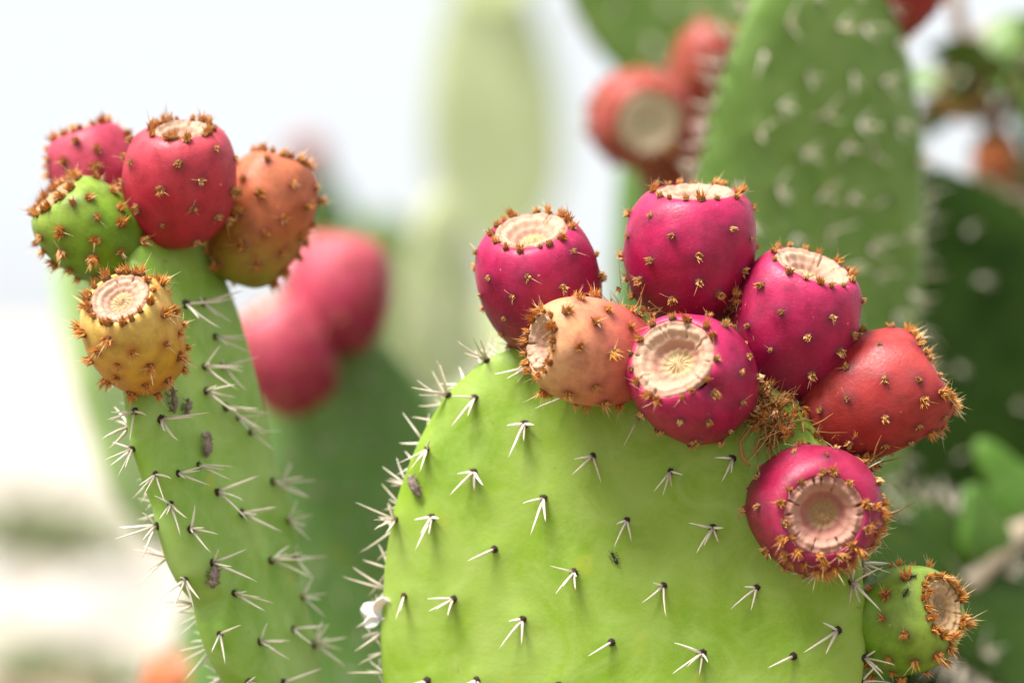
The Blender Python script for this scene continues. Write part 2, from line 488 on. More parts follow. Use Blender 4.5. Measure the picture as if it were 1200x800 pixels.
class Pad:
    def __init__(s, plant, O, w, u, outline, T, mat, seed=0, na=110, ns=26, centre=None, warp=0.004, ex=5):
        """O world origin; w across, u up (unit vectors); outline in (w,u) metres"""
        s.plant = plant
        w, u = Vector(w).normalized(), Vector(u).normalized()
        n = w.cross(u).normalized()
        u = n.cross(w).normalized()
        R = Matrix((w, u, n)).transposed()
        s.M = Matrix.Translation(Vector(O)) @ R.to_4x4()
        s.Mi = s.M.inverted()
        s.n = n
        P = np.array(outline)
        c = np.array(centre) if centre is not None else P.mean(0)
        d = P - c
        ang = np.arctan2(d[:, 1], d[:, 0])
        order = np.argsort(ang)
        ang, rr = ang[order], np.hypot(d[:, 0], d[:, 1])[order]
        ang = np.concatenate([ang - 2 * np.pi, ang, ang + 2 * np.pi])
        rr = np.concatenate([rr, rr, rr])
        A = np.linspace(-np.pi, np.pi, na, endpoint=False)
        rho = np.interp(A, ang, rr)
        for _ in range(3):
            rho = 0.25 * np.roll(rho, 1) + 0.5 * rho + 0.25 * np.roll(rho, -1)
        rng = np.random.RandomState(seed)
        k = 1 - (1 - np.linspace(0, 1, ns)) ** 1.9
        k[0] = 0
        verts = [(c[0], c[1], T / 2)]
        ph = rng.uniform(0, 6.28, 6)
        def wz(x, y):
            return warp * (np.sin(x * 21 + ph[0]) + np.sin(y * 17 + ph[1]) + 0.6 * np.sin((x + y) * 33 + ph[2])) * 0.5
        rings = []
        for side in (1, -1):
            for i in range(1, ns):
                if side == -1 and i == ns - 1:
                    continue
                x = c[0] + k[i] * rho * np.cos(A)
                y = c[1] + k[i] * rho * np.sin(A)
                z = side * T / 2 * np.sqrt(np.maximum(0, 1 - k[i] ** ex)) + wz(x, y)
                rings.append((side, i, np.stack([x, y, z], 1)))
        fr = [r for r in rings if r[0] == 1]
        bk = [r for r in rings if r[0] == -1][::-1]
        seq = fr + bk
        vs = [np.array([[c[0], c[1], T / 2 + wz(c[0], c[1])]])] + [r[2] for r in seq] + [np.array([[c[0], c[1], -T / 2 + wz(c[0], c[1])]])]
        s.v = np.concatenate(vs)
        f = []
        for j in range(na):
            f.append((0, 1 + j, 1 + (j + 1) % na))
        for i in range(len(seq) - 1):
            b0 = 1 + i * na
            for j in range(na):
                j2 = (j + 1) % na
                f.append((b0 + j, b0 + na + j, b0 + na + j2, b0 + j2))
        last = len(s.v) - 1
        b0 = 1 + (len(seq) - 1) * na
        for j in range(na):
            f.append((b0 + j, last, b0 + (j + 1) % na))
        s.f = f
        s.c, s.A, s.rho, s.T = c, A, rho, T
        s.bvh = BVHTree.FromPolygons([tuple(p) for p in s.v], f)
        s.mat = mat
        s.spots = []          # (point, normal, style, spin)
        s.obj = None
    def hit_pixel(s, px, py):
        o = s.Mi @ CAM
        d = (s.Mi.to_3x3() @ ray(px, py)).normalized()
        h = s.bvh.ray_cast(o, d)
        return (h[0], h[1]) if h[0] is not None else None
    def spot_pixel(s, px, py, style):
        h = s.hit_pixel(px, py)
        if h is None:                         # just beside the outline: nearest place on the pad
            o = s.Mi @ CAM
            d = (s.Mi.to_3x3() @ ray(px, py)).normalized()
            t = (Vector((s.c[0], s.c[1], 0)) - o).dot(d)
            q = s.bvh.find_nearest(o + d * t)
            h = (q[0], q[1])
        s.spots.append((h[0], h[1], style))
    def spot_local(s, a, b, style, side=1):
        h = s.bvh.ray_cast(Vector((a, b, 0.2 * side)), Vector((0, 0, -side)))
        if h[0] is not None:
            s.spots.append((h[0], h[1], style))
    def spot_rim(s, ang, style, z=0.0):
        r = np.interp(ang, s.A, s.rho, period=2 * np.pi)
        p = Vector((s.c[0] + r * math.cos(ang), s.c[1] + r * math.sin(ang), z))
        q = s.bvh.find_nearest(p)
        out = (Vector((math.cos(ang), math.sin(ang), z * 40))).normalized()
        s.spots.append((q[0], (q[1] + out).normalized(), style))
    def lattice(s, step, style, seed, side=1, inset=0.88):
        r = random.Random(seed)
        lo, hi = s.v.min(0), s.v.max(0)
        b, row = lo[1], 0
        while b < hi[1]:
            a = lo[0] + (step / 2 if row % 2 else 0)
            while a < hi[0]:
                aa, bb = a + r.uniform(-.2, .2) * step, b + r.uniform(-.2, .2) * step
                dx, dy = aa - s.c[0], bb - s.c[1]
                if math.hypot(dx, dy) < inset * np.interp(math.atan2(dy, dx), s.A, s.rho, period=2 * np.pi):
                    s.spot_local(aa, bb, style if isinstance(style, str) else r.choice(style), side)
                a += step
            b += step * 0.85
            row += 1
    def finish(s, name='pad', label=None, scale=1.0, seed=5):
        v = s.v.copy()
        if s.spots:
            nrm = np.zeros_like(v)
            for p, n, st in s.spots:
                d2 = ((v - np.array(p)) ** 2).sum(1)
                wgt = np.exp(-d2 / (2 * 0.0045 ** 2)) * 0.0011
                nrm += wgt[:, None] * np.array(n)
            v = v + nrm
        me = make_mesh('pad', v, s.f, [s.mat])
        o = bpy.data.objects.new(name, me)
        base = s.plant.location
        o.matrix_local = Matrix.Translation(-base) @ s.M
        link(o, s.plant)
        if label:
            o['label'] = label
        r = random.Random(seed)
        for p, n, st in s.spots:
            n = Vector(n).normalized()
            up = Vector((0, 1, 0)) - n * n.y
            if up.length < 0.2:
                up = Vector((0, 0, 1)) - n * n.z
            up.normalize()
            x = up.cross(n)
            B = Matrix((x, up, n)).transposed()
            q = B.to_quaternion() @ Quaternion((0, 0, 1), rad(r.uniform(-24, 24) if st != 'rim' else r.uniform(0, 360)))
            k = bpy.data.objects.new('spine_cluster', r.choice(SPINE_ME[st]))
            sz = scale * r.uniform(0.85, 1.15)
            k.matrix_local = Matrix.Translation(Vector(p) + n * 0.0008) @ q.to_matrix().to_4x4() @ Matrix.Scale(sz, 4)
            link(k, o)
        s.obj = o
        return o

def support(plant, foot, lean, seed, mat, W=0.2, H=0.36):
    """older pads and a corky stem carrying a pad whose foot is at `foot` (world), down to the ground"""
    r = random.Random(seed)
    p = Vector(foot)
    k = 0
    while p.z > 0.3:
        h = min(H, p.z - 0.12) if p.z - H < 0.2 else H
        u = Vector((r.uniform(-.12, .12) + lean, r.uniform(0.0, .14), 1)).normalized()
        a = r.uniform(-0.6, 0.6)
        O = p - u * (h - 0.025)
        Pad(plant, O, (math.cos(a), math.sin(a), 0), u, obovate(W, h), 0.03 + 0.008 * k, mat, seed + k, 48, 10).finish()
        p = O + u * 0.015
        k += 1
    g = Geo()
    b = plant.location
    g.tube([p - b + Vector((0, 0, 0.05)), p - b, Vector((0.0, 0.0, 0.03)) * 0.5 + (p - b) * 0.5 * Vector((1, 1, 0)).length * 0 + Vector(((p - b).x * 0.5, (p - b).y * 0.5, p.z * 0.5)), Vector((0, 0, -0.05))],
           [0.03, 0.04, 0.05, 0.062], 12)
    link(bpy.data.objects.new('trunk', g.mesh('trunk', [M_WOOD])), plant)

# ------------------------------------------------------------------ fruit
def smooth(a, b, x):
    t = np.clip((x - a) / (b - a), 0, 1)
    return t * t * (3 - 2 * t)

def axis_vec(ax):
    """(right, up, towards the camera)"""
    return Vector((ax[0], -ax[2], ax[1])).normalized()

CLUSTER = {}     # plant name -> tufts waiting to be shared out

def fruit(plant, px, py, y, L, R, ax, mat, scar=S_PALE, k=0.6, seed=0, n=38, style='knob', label=None, spin=0.0,
          extra=(), rim=15, rim_style='burst', crease=None, dish=0.2, detail=True, tsize=1.0):
    L, R = L / 100, R / 100
    rng = np.random.RandomState(seed)
    r = random.Random(seed)
    A3 = axis_vec(ax)
    c = V(px, py, y)
    O = c - A3 * (L * 0.5)
    q = A3.to_track_quat('Z', 'Y') @ Quaternion((0, 0, 1), spin)
    M = Matrix.Translation(O) @ q.to_matrix().to_4x4()
    ph = rng.uniform(0, 6.28, 8)
    def deform(x, y_, z):
        t = z / L
        a = np.arctan2(y_, x)
        s_ = 1 + 0.022 * np.sin(2 * a + ph[0]) * t + 0.014 * np.sin(3 * a + ph[1] + 2 * t) + 0.010 * np.sin(5 * a + ph[2] + 3 * t)
        bx = 0.05 * R * np.sin(t * 3.1 + ph[3])
        by = 0.05 * R * np.sin(t * 2.7 + ph[4])
        return x * s_ + bx, y_ * s_ + by, z + 0.02 * L * np.sin(a + ph[5]) * t * t
    def prof(v):
        v = np.asarray(v, float)
        s1 = np.clip(v * 2, 0, 1) * np.pi / 2
        s2 = np.clip(v * 2 - 1, 0, 1) * np.pi / 2
        lo_r, lo_u = 0.26 + 0.74 * np.sin(s1) ** 0.92, 0.56 * (1 - np.cos(s1))
        hi_r, hi_u = k + (1 - k) * np.cos(s2) ** 0.95, 0.56 + 0.44 * np.sin(s2)
        return np.where(v < .5, lo_r, hi_r) * R, np.where(v < .5, lo_u, hi_u) * L
    def S(v, a):
        rr, z = prof(v)
        x, y_, z = deform(rr * np.cos(a), rr * np.sin(a), z)
        return np.stack([x, y_, z], -1)
    def SN(v, a):
        e = 1e-3
        p = S(v, a)
        dv = S(np.minimum(v + e, 1), a) - S(np.maximum(v - e, 0), a)
        da = S(v, a + e) - S(v, a - e)
        nn = np.cross(da, dv)
        return p, nn / np.linalg.norm(nn, axis=-1, keepdims=True)
    # areole spots: an even spiral over the body, then a crown round the scar
    vv = np.linspace(0, 1, 400)
    rr, zz = prof(vv)
    ds = np.hypot(np.gradient(rr), np.gradient(zz)) * rr
    cum = np.cumsum(ds)
    cum /= cum[-1]
    spots = []
    for i in range(n):
        f = (i + 0.6) / (n + 0.2)
        v = float(np.interp(0.05 + 0.86 * f, cum, vv))
        a = i * 2.39996 + ph[6] + r.uniform(-.13, .13)
        spots.append((min(max(v + r.uniform(-.02, .02), .04), 0.93), a + r.uniform(-.1, .1), style, r.uniform(0.6, 1.2)))
    for i in range(rim):
        spots.append((r.uniform(0.945, 0.995), i * 2 * math.pi / rim + r.uniform(-.16, .16), rim_style if r.random() < .7 else style, r.uniform(0.55, 1.0)))
    for dirv, cnt, vmin in extra:
        dw = q.inverted() @ axis_vec(dirv)
        tries = 0
        while cnt > 0 and tries < 4000:
            tries += 1
            v, a = r.uniform(vmin, 0.99), r.uniform(0, 6.283)
            p, nn = SN(np.array(v), np.array(a))
            if Vector(nn).dot(dw) > 0.72:
                spots.append((v, a, 'burst', r.uniform(0.6, 1.05)))
                cnt -= 1
    if not detail:
        spots = spots[:]
    NV, NA = (58, 104) if detail else (26, 40)
    va = np.linspace(0, 1, NV)
    aa = np.linspace(0, 2 * np.pi, NA, endpoint=False)
    VV, AA = np.meshgrid(va, aa, indexing='ij')
    P, N = SN(VV, AA)
    P, N = P.reshape(-1, 3), N.reshape(-1, 3)
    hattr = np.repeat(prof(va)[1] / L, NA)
    aur = np.zeros(len(P))
    disp = np.zeros(len(P))
    sp_p, sp_n = [], []
    for v, a, st, sz in spots:
        p, nn = SN(np.array(v), np.array(a))
        sp_p.append(p); sp_n.append(nn)
        if v < 0.94:
            d2 = ((P - p) ** 2).sum(1)
            aur = np.maximum(aur, np.exp(-d2 / (2 * 0.0026 ** 2)))
            disp += np.exp(-d2 / (2 * 0.0032 ** 2)) * 0.0007
    if crease:
        for cdir, v0, wa, depth in crease:
            cl = q.inverted() @ axis_vec(cdir)
            ca = math.atan2(cl.y, cl.x)
            da = (AA - ca + np.pi) % (2 * np.pi) - np.pi
            disp -= (depth * R * np.exp(-(da / wa) ** 2) * smooth(v0 - .25, v0 + .15, VV)).reshape(-1)
    P = P + N * disp[:, None]
    faces = []
    for i in range(NV - 1):
        for j in range(NA):
            j2 = (j + 1) % NA
            faces.append((i * NA + j, i * NA + j2, (i + 1) * NA + j2, (i + 1) * NA + j))
    faces.append(tuple(reversed(range(NA))))
    # tuck the top edge under the scar
    top = P[-NA:].copy()
    cen = top.mean(0)
    under = cen + (top - cen) * 0.85 - np.array([0, 0, (dish + 0.12) * R])
    b0 = len(P)
    P = np.concatenate([P, under])
    for j in range(NA):
        j2 = (j + 1) % NA
        faces.append(((NV - 1) * NA + j, (NV - 1) * NA + j2, b0 + j2, b0 + j))
    faces.append(tuple(range(b0, b0 + NA)))
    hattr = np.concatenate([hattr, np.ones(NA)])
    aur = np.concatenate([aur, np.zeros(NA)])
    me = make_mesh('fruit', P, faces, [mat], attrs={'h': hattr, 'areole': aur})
    fo = bpy.data.objects.new('fruit', me)
    fo.matrix_local = Matrix.Translation(-plant.location) @ M
    link(fo, plant)
    if label:
        fo['label'] = label
    # the flower scar
    SA, SR = (180, 22) if detail else (40, 8)
    a = np.linspace(0, 2 * np.pi, SA, endpoint=False)
    rh = np.linspace(0, 1, SR) ** 0.85
    RH, AN = np.meshgrid(rh[1:], a, indexing='ij')
    jit = 0.02 * np.sin(3 * AN + ph[7]) + 0.015 * np.sin(7 * AN + ph[6])
    rj = RH + jit * RH
    zz = -dish * R * (1 - smooth(0.28, 0.82, rj)) + 0.02 * R * np.exp(-((rj - .88) / .1) ** 2)
    zz += R * 0.018 * np.sin(rj * 30 + ph[5] + 0.6 * np.sin(2 * AN + ph[4])) * smooth(0.02, .2, rj)
    zz += R * 0.05 * np.exp(-(rj / 0.07) ** 2)
    nc = r.randint(11, 16)
    for i in range(nc):
        ca = i * 2 * np.pi / nc + r.uniform(-.22, .22)
        st0, wd, dp = r.uniform(0.5, 0.78), r.uniform(0.012, 0.022), r.choice((0.03, 0.05, 0.08, 0.14))
        da = (AN - ca - 0.15 * (RH - 0.8) * r.uniform(-1, 1) + np.pi) % (2 * np.pi) - np.pi
        zz -= dp * R * np.exp(-(da * RH / wd) ** 2) * smooth(st0, st0 + .12, RH) * (1 - smooth(0.86, 0.98, RH))
    zz += R * 0.003 * np.sin(AN * 31 + ph[3]) * smooth(.5, .8, RH) + R * 0.008 * np.sin(AN * 13 + ph[2] + 9 * RH)
    ro = k * R * 1.035
    ztop = L
    x, y_, z = deform(RH * ro * np.cos(AN), RH * ro * np.sin(AN), ztop + zz * 0)
    z = z + zz - 0.045 * R * smooth(.93, 1, RH)
    sp = np.stack([x, y_, z], -1).reshape(-1, 3)
    x0, y0, z0 = deform(np.array(1e-6), np.array(0.0), np.array(ztop))
    sv = np.concatenate([[[x0, y0, z0 - dish * R + 0.05 * R]], sp])
    sf = [(0, 1 + j, 1 + (j + 1) % SA) for j in range(SA)]
    for i in range(SR - 2):
        for j in range(SA):
            j2 = (j + 1) % SA
            sf.append((1 + i * SA + j, 1 + (i + 1) * SA + j, 1 + (i + 1) * SA + j2, 1 + i * SA + j2))
    sme = make_mesh('flower_scar', sv, sf, [scar], attrs={'rho': np.concatenate([[0], RH.reshape(-1)])})
    so = bpy.data.objects.new('flower_scar', sme)
    link(so, fo)
    # tufts: kept for sharing out once the whole plant is known
    lst = CLUSTER.setdefault(plant.name, [])
    for (v, a_, st, sz), p, nn in zip(spots, sp_p, sp_n):
        Nn = Vector(nn)
        B = Nn.to_track_quat('Z', 'Y') @ Quaternion((0, 0, 1), r.uniform(0, 6.28))
        MM = Matrix.Translation(Vector(p) + Nn * 0.0004) @ B.to_matrix().to_4x4() @ Matrix.Scale(sz * tsize * 1.32, 4)
        wp = M @ Vector(p)
        facing = (M.to_3x3() @ Nn).dot((CAM - wp).normalized())
        lst.append((facing if detail else -1, fo, MM, st, r.randrange(12)))
    # loose straw hairs lying about the skin
    if detail:
        g = Geo()
        for i in range(16 if spots else 0):
            v, a_ = r.choice(spots)[:2]
            p, nn = SN(np.array(v), np.array(a_))
            p, nn = Vector(p) + Vector(nn) * 0.0008, Vector(nn)
            t = nn.orthogonal().normalized()
            t = Quaternion(nn, r.uniform(0, 6.28)) @ t
            ln = r.uniform(.003, .009)
            up = r.uniform(0.05, 0.6)
            g.tube([p - nn * 0.001, p + (t + nn * up) * ln * .5, p + (t * 1.0 + nn * up * 1.2) * ln], [.00012, .0001, .00004], 3, 0)
        ho = bpy.data.objects.new('loose_hairs', g.mesh('loose_hairs', [K_HAIR]))
        ho['kind'] = 'stuff'
        link(ho, fo)
    return fo

def share_tufts(plant, limit=285):
    """largest in view become objects of their own, the rest one joined part per fruit"""
    lst = CLUSTER.get(plant.name, [])
    order = sorted(range(len(lst)), key=lambda i: -lst[i][0])
    single = set(i for i in order[:limit] if lst[i][0] > -0.15)
    rest = {}
    for i, (fc, fo, MM, st, vi) in enumerate(lst):
        if i in single:
            o = bpy.data.objects.new('glochid_tuft', TUFT_ME[st][vi])
            o.matrix_local = MM
            link(o, fo)
        else:
            rest.setdefault(fo.name, (fo, [])) [1].append((MM, st, vi))
    for nm, (fo, items) in rest.items():
        g = Geo()
        for MM, st, vi in items:
            t = TUFT[st][vi]
            off = 3 if st == 'burst' else 0
            g.add([MM @ Vector(p) for p in t.v], t.f, [m + off for m in t.m])
        o = bpy.data.objects.new('glochids', g.mesh('glochids', [K_TAN, K_BASE, K_HAIR, K_ORANGE, K_BASE, K_HAIR], False))
        o['kind'] = 'stuff'
        link(o, fo)

def fibres(plant, spots, seed, name='dry_fibres'):
    """tangles of dried bracts and shed glochids wedged between the fruits; spots: (px, py, y, spread_cm, count)"""
    r = random.Random(seed)
    g = Geo()
    base = plant.location
    for px, py, y, sp, cnt in spots:
        c = V(px, py, y) - base
        for i in range(cnt):
            p = c + Vector((r.gauss(0, sp), r.gauss(0, sp), r.gauss(0, sp))) / 100
            if r.random() < 0.6:
                d = Vector((r.gauss(0, 1), r.gauss(0, 1), r.gauss(0, 1))).normalized()
                b = Vector((r.gauss(0, 1), r.gauss(0, 1), r.gauss(0, 1))) * 0.5
                L = r.uniform(.005, .016)
                rr = r.uniform(.00018, .00045)
                g.tube([p, p + d * L * .33 + b * L * .15, p + d * L * .66 + b * L * .4, p + (d * L + b * L * .8)], [rr, rr, rr * .8, rr * .3], 4, 0)
            else:
                t = TUFT['burst'][r.randrange(12)]
                B = Vector((r.gauss(0, 1), r.gauss(-.6, 1), r.gauss(0, 1))).normalized().to_track_quat('Z', 'Y')
                MM = Matrix.Translation(p) @ B.to_matrix().to_4x4() @ Matrix.Scale(r.uniform(.6, 1.1), 4)
                g.add([MM @ Vector(q) for q in t.v], t.f, [m + 1 for m in t.m])
    o = bpy.data.objects.new(name, g.mesh('dry_fibres', [M_FIBRE, K_ORANGE, K_BASE, K_HAIR], False))
    o['kind'] = 'stuff'
    link(o, plant)

# ================================================================== the setting
def ground():
    m = NT('weedy_soil')  # unseen near soil, made dark so less light bounces up onto the fruits
    c = m.coords()
    a = m.noise(0.35, 5, 0.6, c)
    b = m.noise(4, 5, 0.7, c)
    base = m.ramp(a, [(0.3, (0.10, 0.10, 0.04)), (0.55, (0.16, 0.13, 0.08)), (0.75, (0.22, 0.19, 0.12))])
    base = m.mix(m.ramp(b, [(0.5, 0.0), (0.75, 0.5)]), base, (0.09, 0.12, 0.03))
    m.base(base)
    m.rough(0.95)
    m.bump(b, 0.6, 0.05)
    n = 90
    t = np.linspace(-1, 1, n)
    g = np.sign(t) * np.abs(t) ** 3 * 900
    X, Y = np.meshgrid(g, g, indexing='ij')
    dist = np.hypot(X, Y)
    Z = 0.05 * np.sin(X * 0.7 + 1) * np.sin(Y * 0.5) * smooth(4, 10, dist) + 1.0 * np.sin(X * 0.02) * np.sin(Y * 0.017 + 1) * smooth(30, 120, dist)
    v = np.stack([X, Y, Z], -1).reshape(-1, 3)
    f = [(i * n + j, (i + 1) * n + j, (i + 1) * n + j + 1, i * n + j + 1) for i in range(n - 1) for j in range(n - 1)]
    o = bpy.data.objects.new('ground', make_mesh('ground', v, f, [m.mat]))
    o['kind'] = 'structure'
    link(o)
ground()

def track():
    m = NT('pale_limestone_gravel')
    c = m.coords()
    a = m.noise(0.4, 5, 0.6, c)
    b = m.noise(5, 5, 0.7, c)
    base = m.ramp(a, [(0.3, (0.35, 0.30, 0.25)), (0.55, (0.42, 0.37, 0.32)), (0.75, (0.47, 0.43, 0.385))])
    m.base(m.mix(m.ramp(b, [(0.5, 0.0), (0.75, 0.4)]), base, (0.30, 0.24, 0.18)))
    m.rough(0.95)
    m.bump(b, 0.6, 0.05)
    xs = np.sinh(np.linspace(-4.2, 4.2, 60)) / np.sinh(4.2) * 800
    ys = 6.3 + (np.linspace(0, 1, 60) ** 4) * 780
    X, Y = np.meshgrid(xs, ys, indexing='ij')
    Y = Y + 0.25 * np.sin(X * 1.7) * np.exp(-(Y - 6.3) / 2)
    dist = np.hypot(X, Y)
    Z = 0.05 * np.sin(X * 0.7 + 1) * np.sin(Y * 0.5) * smooth(4, 10, dist) + 1.0 * np.sin(X * 0.02) * np.sin(Y * 0.017 + 1) * smooth(30, 120, dist)
    Z = Z + 0.06 + 0.004 * dist
    v = np.stack([X, Y, Z], -1).reshape(-1, 3)
    n, k = 60, 60
    f = [(i * k + j, (i + 1) * k + j, (i + 1) * k + j + 1, i * k + j + 1) for i in range(n - 1) for j in range(k - 1)]
    o = bpy.data.objects.new('gravel_ground', make_mesh('gravel_ground', v, f, [m.mat]))
    o['kind'] = 'structure'
    link(o)
track()

# ================================================================== main cactus
def build_main():
    base = Vector((0.06, 0.03, 0))
    pl = thing('prickly_pear_cactus', 'sharp bright green prickly pear pad crowned with ripe magenta fruits', 'cactus', base)
    th = rad(12)
    w = Vector((math.cos(th), -math.sin(th), 0))      # left side lies farther off
    u = Vector((0, 0.05, 1)).normalized()
    n = w.cross(u).normalized()
    O = V(735, 800, 0.0)
    px = [(598, 411), (560, 430), (521, 470), (482, 545), (460, 620), (451, 700), (451, 800), (466, 920), (515, 1050), (590, 1160), (670, 1215),
          (760, 1220), (840, 1165), (920, 1050), (980, 930), (1004, 810), (1011, 740), (1007, 660), (992, 580), (962, 510), (915, 455), (860, 420), (790, 396), (700, 390), (640, 398)]
    out = []
    for x, y in px:
        d = ray(x, y)
        t = (O - CAM).dot(n) / d.dot(n)
        p = CAM + d * t - O
        out.append((p.dot(w), p.dot(n.cross(w))))
    P = Pad(pl, O, w, u, out, 0.022, M_PAD, 3, 190, 46, warp=0.003)
    for x, y in [(621, 430), (557, 467), (615, 497), (556, 553), (695, 534), (786, 552), (637, 584), (507, 606), (735, 609),
                 (580, 643), (673, 670), (475, 698), (532, 701), (778, 686), (613, 725), (717, 752), (501, 797), (559, 796), (750, 487), (667, 464),
                 (859, 537), (836, 618), (887, 688), (823, 765), (930, 768), (981, 738), (960, 668), (655, 802), (762, 822), (880, 825), (868, 470), (905, 600), (925, 530)]:
        P.spot_pixel(x, y, 'face')
    for x, y in [(572, 424), (527, 464), (502, 527), (466, 609), (998, 682), (1010, 770), (1006, 640)]:
        P.spot_pixel(x, y, 'rim')
    # clusters along the rim, and those of the far face just behind it
    for k in range(34):
        a = rad(95 + k * 5.0)
        P.spot_rim(a, 'rim', -0.006)
    for k in range(12):
        P.spot_rim(rad(-50 + k * 9), 'rim', -0.005)
    P.lattice(0.026, 'rim', 4, -1, 0.95)
    P.finish(scale=1.0, seed=11)
    support(pl, V(715, 1205, 0.01), 0.0, 40, M_PAD_MID, 0.22, 0.38)
    fr = lambda *a, **k: fruit(pl, *a, **k)
    fr(633, 338, .012, 6.1, 2.95, (-.10, .88, .42), F_MAG, k=.60, seed=1, label='magenta fruit with pale flat scar at the pad\'s left shoulder')
    fr(810, 301, .012, 6.4, 3.12, (.06, .95, .26), F_MAG, k=.60, seed=2, label='tallest magenta fruit of the cluster')
    fr(933, 388, .004, 6.6, 2.95, (.22, .88, .36), F_MAG, k=.63, seed=3, label='plump magenta fruit tilted to the right')
    fr(697, 412, -.022, 6.0, 2.48, (-.84, .12, .46), F_PEACH, k=.56, seed=4, style='burst', rim=18, label='pale peach fruit lying on its side', scar=S_PALE)
    fr(814, 444, -.022, 6.2, 2.9, (-.40, .34, .86), F_MAG, k=.66, seed=5, dish=.26, label='magenta fruit with round pale scar and creased side', crease=[((.75, -.62, .2), .72, .2, .2)])
    fr(1018, 470, .002, 6.7, 2.9, (.86, .44, .10), F_RED, k=.60, seed=6, label='brick red fruit leaning out to the right', extra=[((.9, .4, .2), 16, .8), ((.6, -.6, .5), 6, .3)])
    fr(952, 598, -.022, 6.2, 3.02, (.02, -.03, .98), F_MAGD, scar=S_PINK, k=.60, seed=7, dish=.24, label='deep magenta fruit with cracked pink scar facing forward', extra=[((.7, -.6, .5), 26, .45), ((-.2, -.8, .5), 6, .6)])
    green = fr(1052, 730, -.004, 5.5, 2.5, (.62, .34, .58), F_GREEN, scar=S_BROWN, k=.54, seed=8, n=42, style='burst', rim=20, dish=.12, label='unripe green fruit with brown scar on the pad edge', extra=[((.9, 0, .4), 8, .7)])
    share_tufts(pl)
    fibres(pl, [(884, 462, -.014, .4, 70), (893, 482, -.017, .42, 110), (912, 478, -.010, .4, 90), (925, 500, -.013, .42, 100), (905, 505, -.018, .4, 60), (945, 512, -.010, .35, 60),
                (1018, 540, -.010, .35, 50), (1012, 625, -.014, .32, 34), (722, 366, .0, .4, 36), (745, 372, -.008, .4, 36), (862, 362, .0, .35, 30),
                (985, 522, -.010, .4, 60), (872, 440, -.004, .3, 30), (655, 392, -.008, .35, 24), (1020, 770, -.004, .3, 20), (868, 352, -.006, .22, 24)], 77)
    # a long curled dry bract hanging from the tangle
    g = Geo()
    b = base
    for pts, rr in (([(905, 492), (880, 500), (867, 518), (870, 535), (878, 545)], .0008), ([(896, 498), (900, 520), (903, 540)], .0006), ([(915, 505), (890, 515), (884, 530)], .0004)):
        g.tube([V(x, y, -.021 + .003 * math.sin(x)) - b for x, y in pts], [rr, rr, rr * .9, rr * 1.5, rr][:len(pts)], 5)
    link(bpy.data.objects.new('dry_bract', g.mesh('dry_bract', [M_FIBRE])), pl)
    return P, green
main_pad, green_fruit = build_main()

# ================================================================== left cactus
def build_left():
    base = Vector((-0.10, 0.10, 0))
    pl = thing('prickly_pear_cactus', 'prickly pear pad turned edge on with crimson, green, orange and yellow fruits', 'cactus', base)
    w = Vector((0.42, 0.91, 0)).normalized()
    u = Vector((-0.235, 0.0, 0.97))
    O = V(277, 700, 0.035)
    out = []
    a = 0.051
    pts = [(-a + .055, -.12), (-a + .041, -.05), (-a + .022, 0), (-a + .002, .05), (-a - .007, .085), (-a - .005, .115), (-a * .9, .15), (-a * .66, .178), (-a * .3, .195), (a * .1, .198), (a * .5, .187),
           (a * .8, .16), (a * .96, .115), (a, .07), (a, 0), (a * .96, -.07), (a * .86, -.13), (a * .6, -.19), (a * .35, -.225), (a * .15, -.225), (a * .08, -.185)]
    P = Pad(pl, O, w, u, pts, 0.021, M_PAD_LEFT, 9, 170, 44, warp=0.0015, ex=9)
    for x, y in [(239, 459), (262, 477), (291, 507), (230, 545), (207, 555), (252, 577), (281, 602), (317, 565), (222, 620), (247, 660), (315, 657), (272, 695),
                 (302, 752), (341, 737), (258, 742), (187, 492), (215, 357), (237, 430), (250, 395), (290, 797), (330, 800)]:
        P.spot_pixel(x, y, 'side')
    for x, y in [(159, 482), (158, 525), (183, 555), (186, 615), (218, 677), (216, 724), (182, 650), (254, 795), (200, 590), (170, 575),
                 (272, 345), (296, 420), (318, 480), (328, 565), (343, 652), (365, 755), (335, 610), (352, 700), (247, 300), (230, 760)]:
        P.spot_pixel(x, y, 'star')
    P.lattice(0.027, 'rim', 8, -1, 0.95)
    P.finish(scale=1.02, seed=21)
    support(pl, P.M @ Vector((.014, -.215, 0)), 0.0, 60, M_PAD_MID, 0.18, 0.36)
    fr = lambda *a, **k: fruit(pl, *a, **k)
    fr(113, 212, .08, 5.2, 2.35, (-.25, .93, .05), F_LMAG, k=.55, seed=21, tsize=.95, n=44, style='burst', label='rose fruit behind the green one')
    fr(209, 218, .03, 5.9, 2.72, (.06, .90, .42), F_LRED, k=.50, seed=22, n=34, rim=20, label='crimson fruit standing upright', scar=S_PALE)
    fr(108, 272, .028, 4.9, 2.3, (-.55, .60, .22), F_GREEN, k=.55, seed=23, n=46, style='burst', rim=20, scar=S_BROWN, label='unripe green fruit')
    fr(303, 260, .07, 6.5, 2.45, (.30, .92, -.08), F_LORANGE, k=.55, seed=24, n=44, style='burst', rim=20, label='orange brown fruit, greenish at its base')
    fr(158, 396, -.018, 5.6, 2.3, (-.10, .66, .70), F_YELLOW, k=.62, seed=25, n=44, style='burst', rim=20, dish=.12, label='yellow fruit with a wide ringed scar')
    share_tufts(pl)
    fibres(pl, [(195, 292, .05, .5, 36), (160, 465, .01, .3, 16), (255, 290, .07, .4, 24), (130, 320, .045, .4, 16)], 78)
    return P
left_pad = build_left()

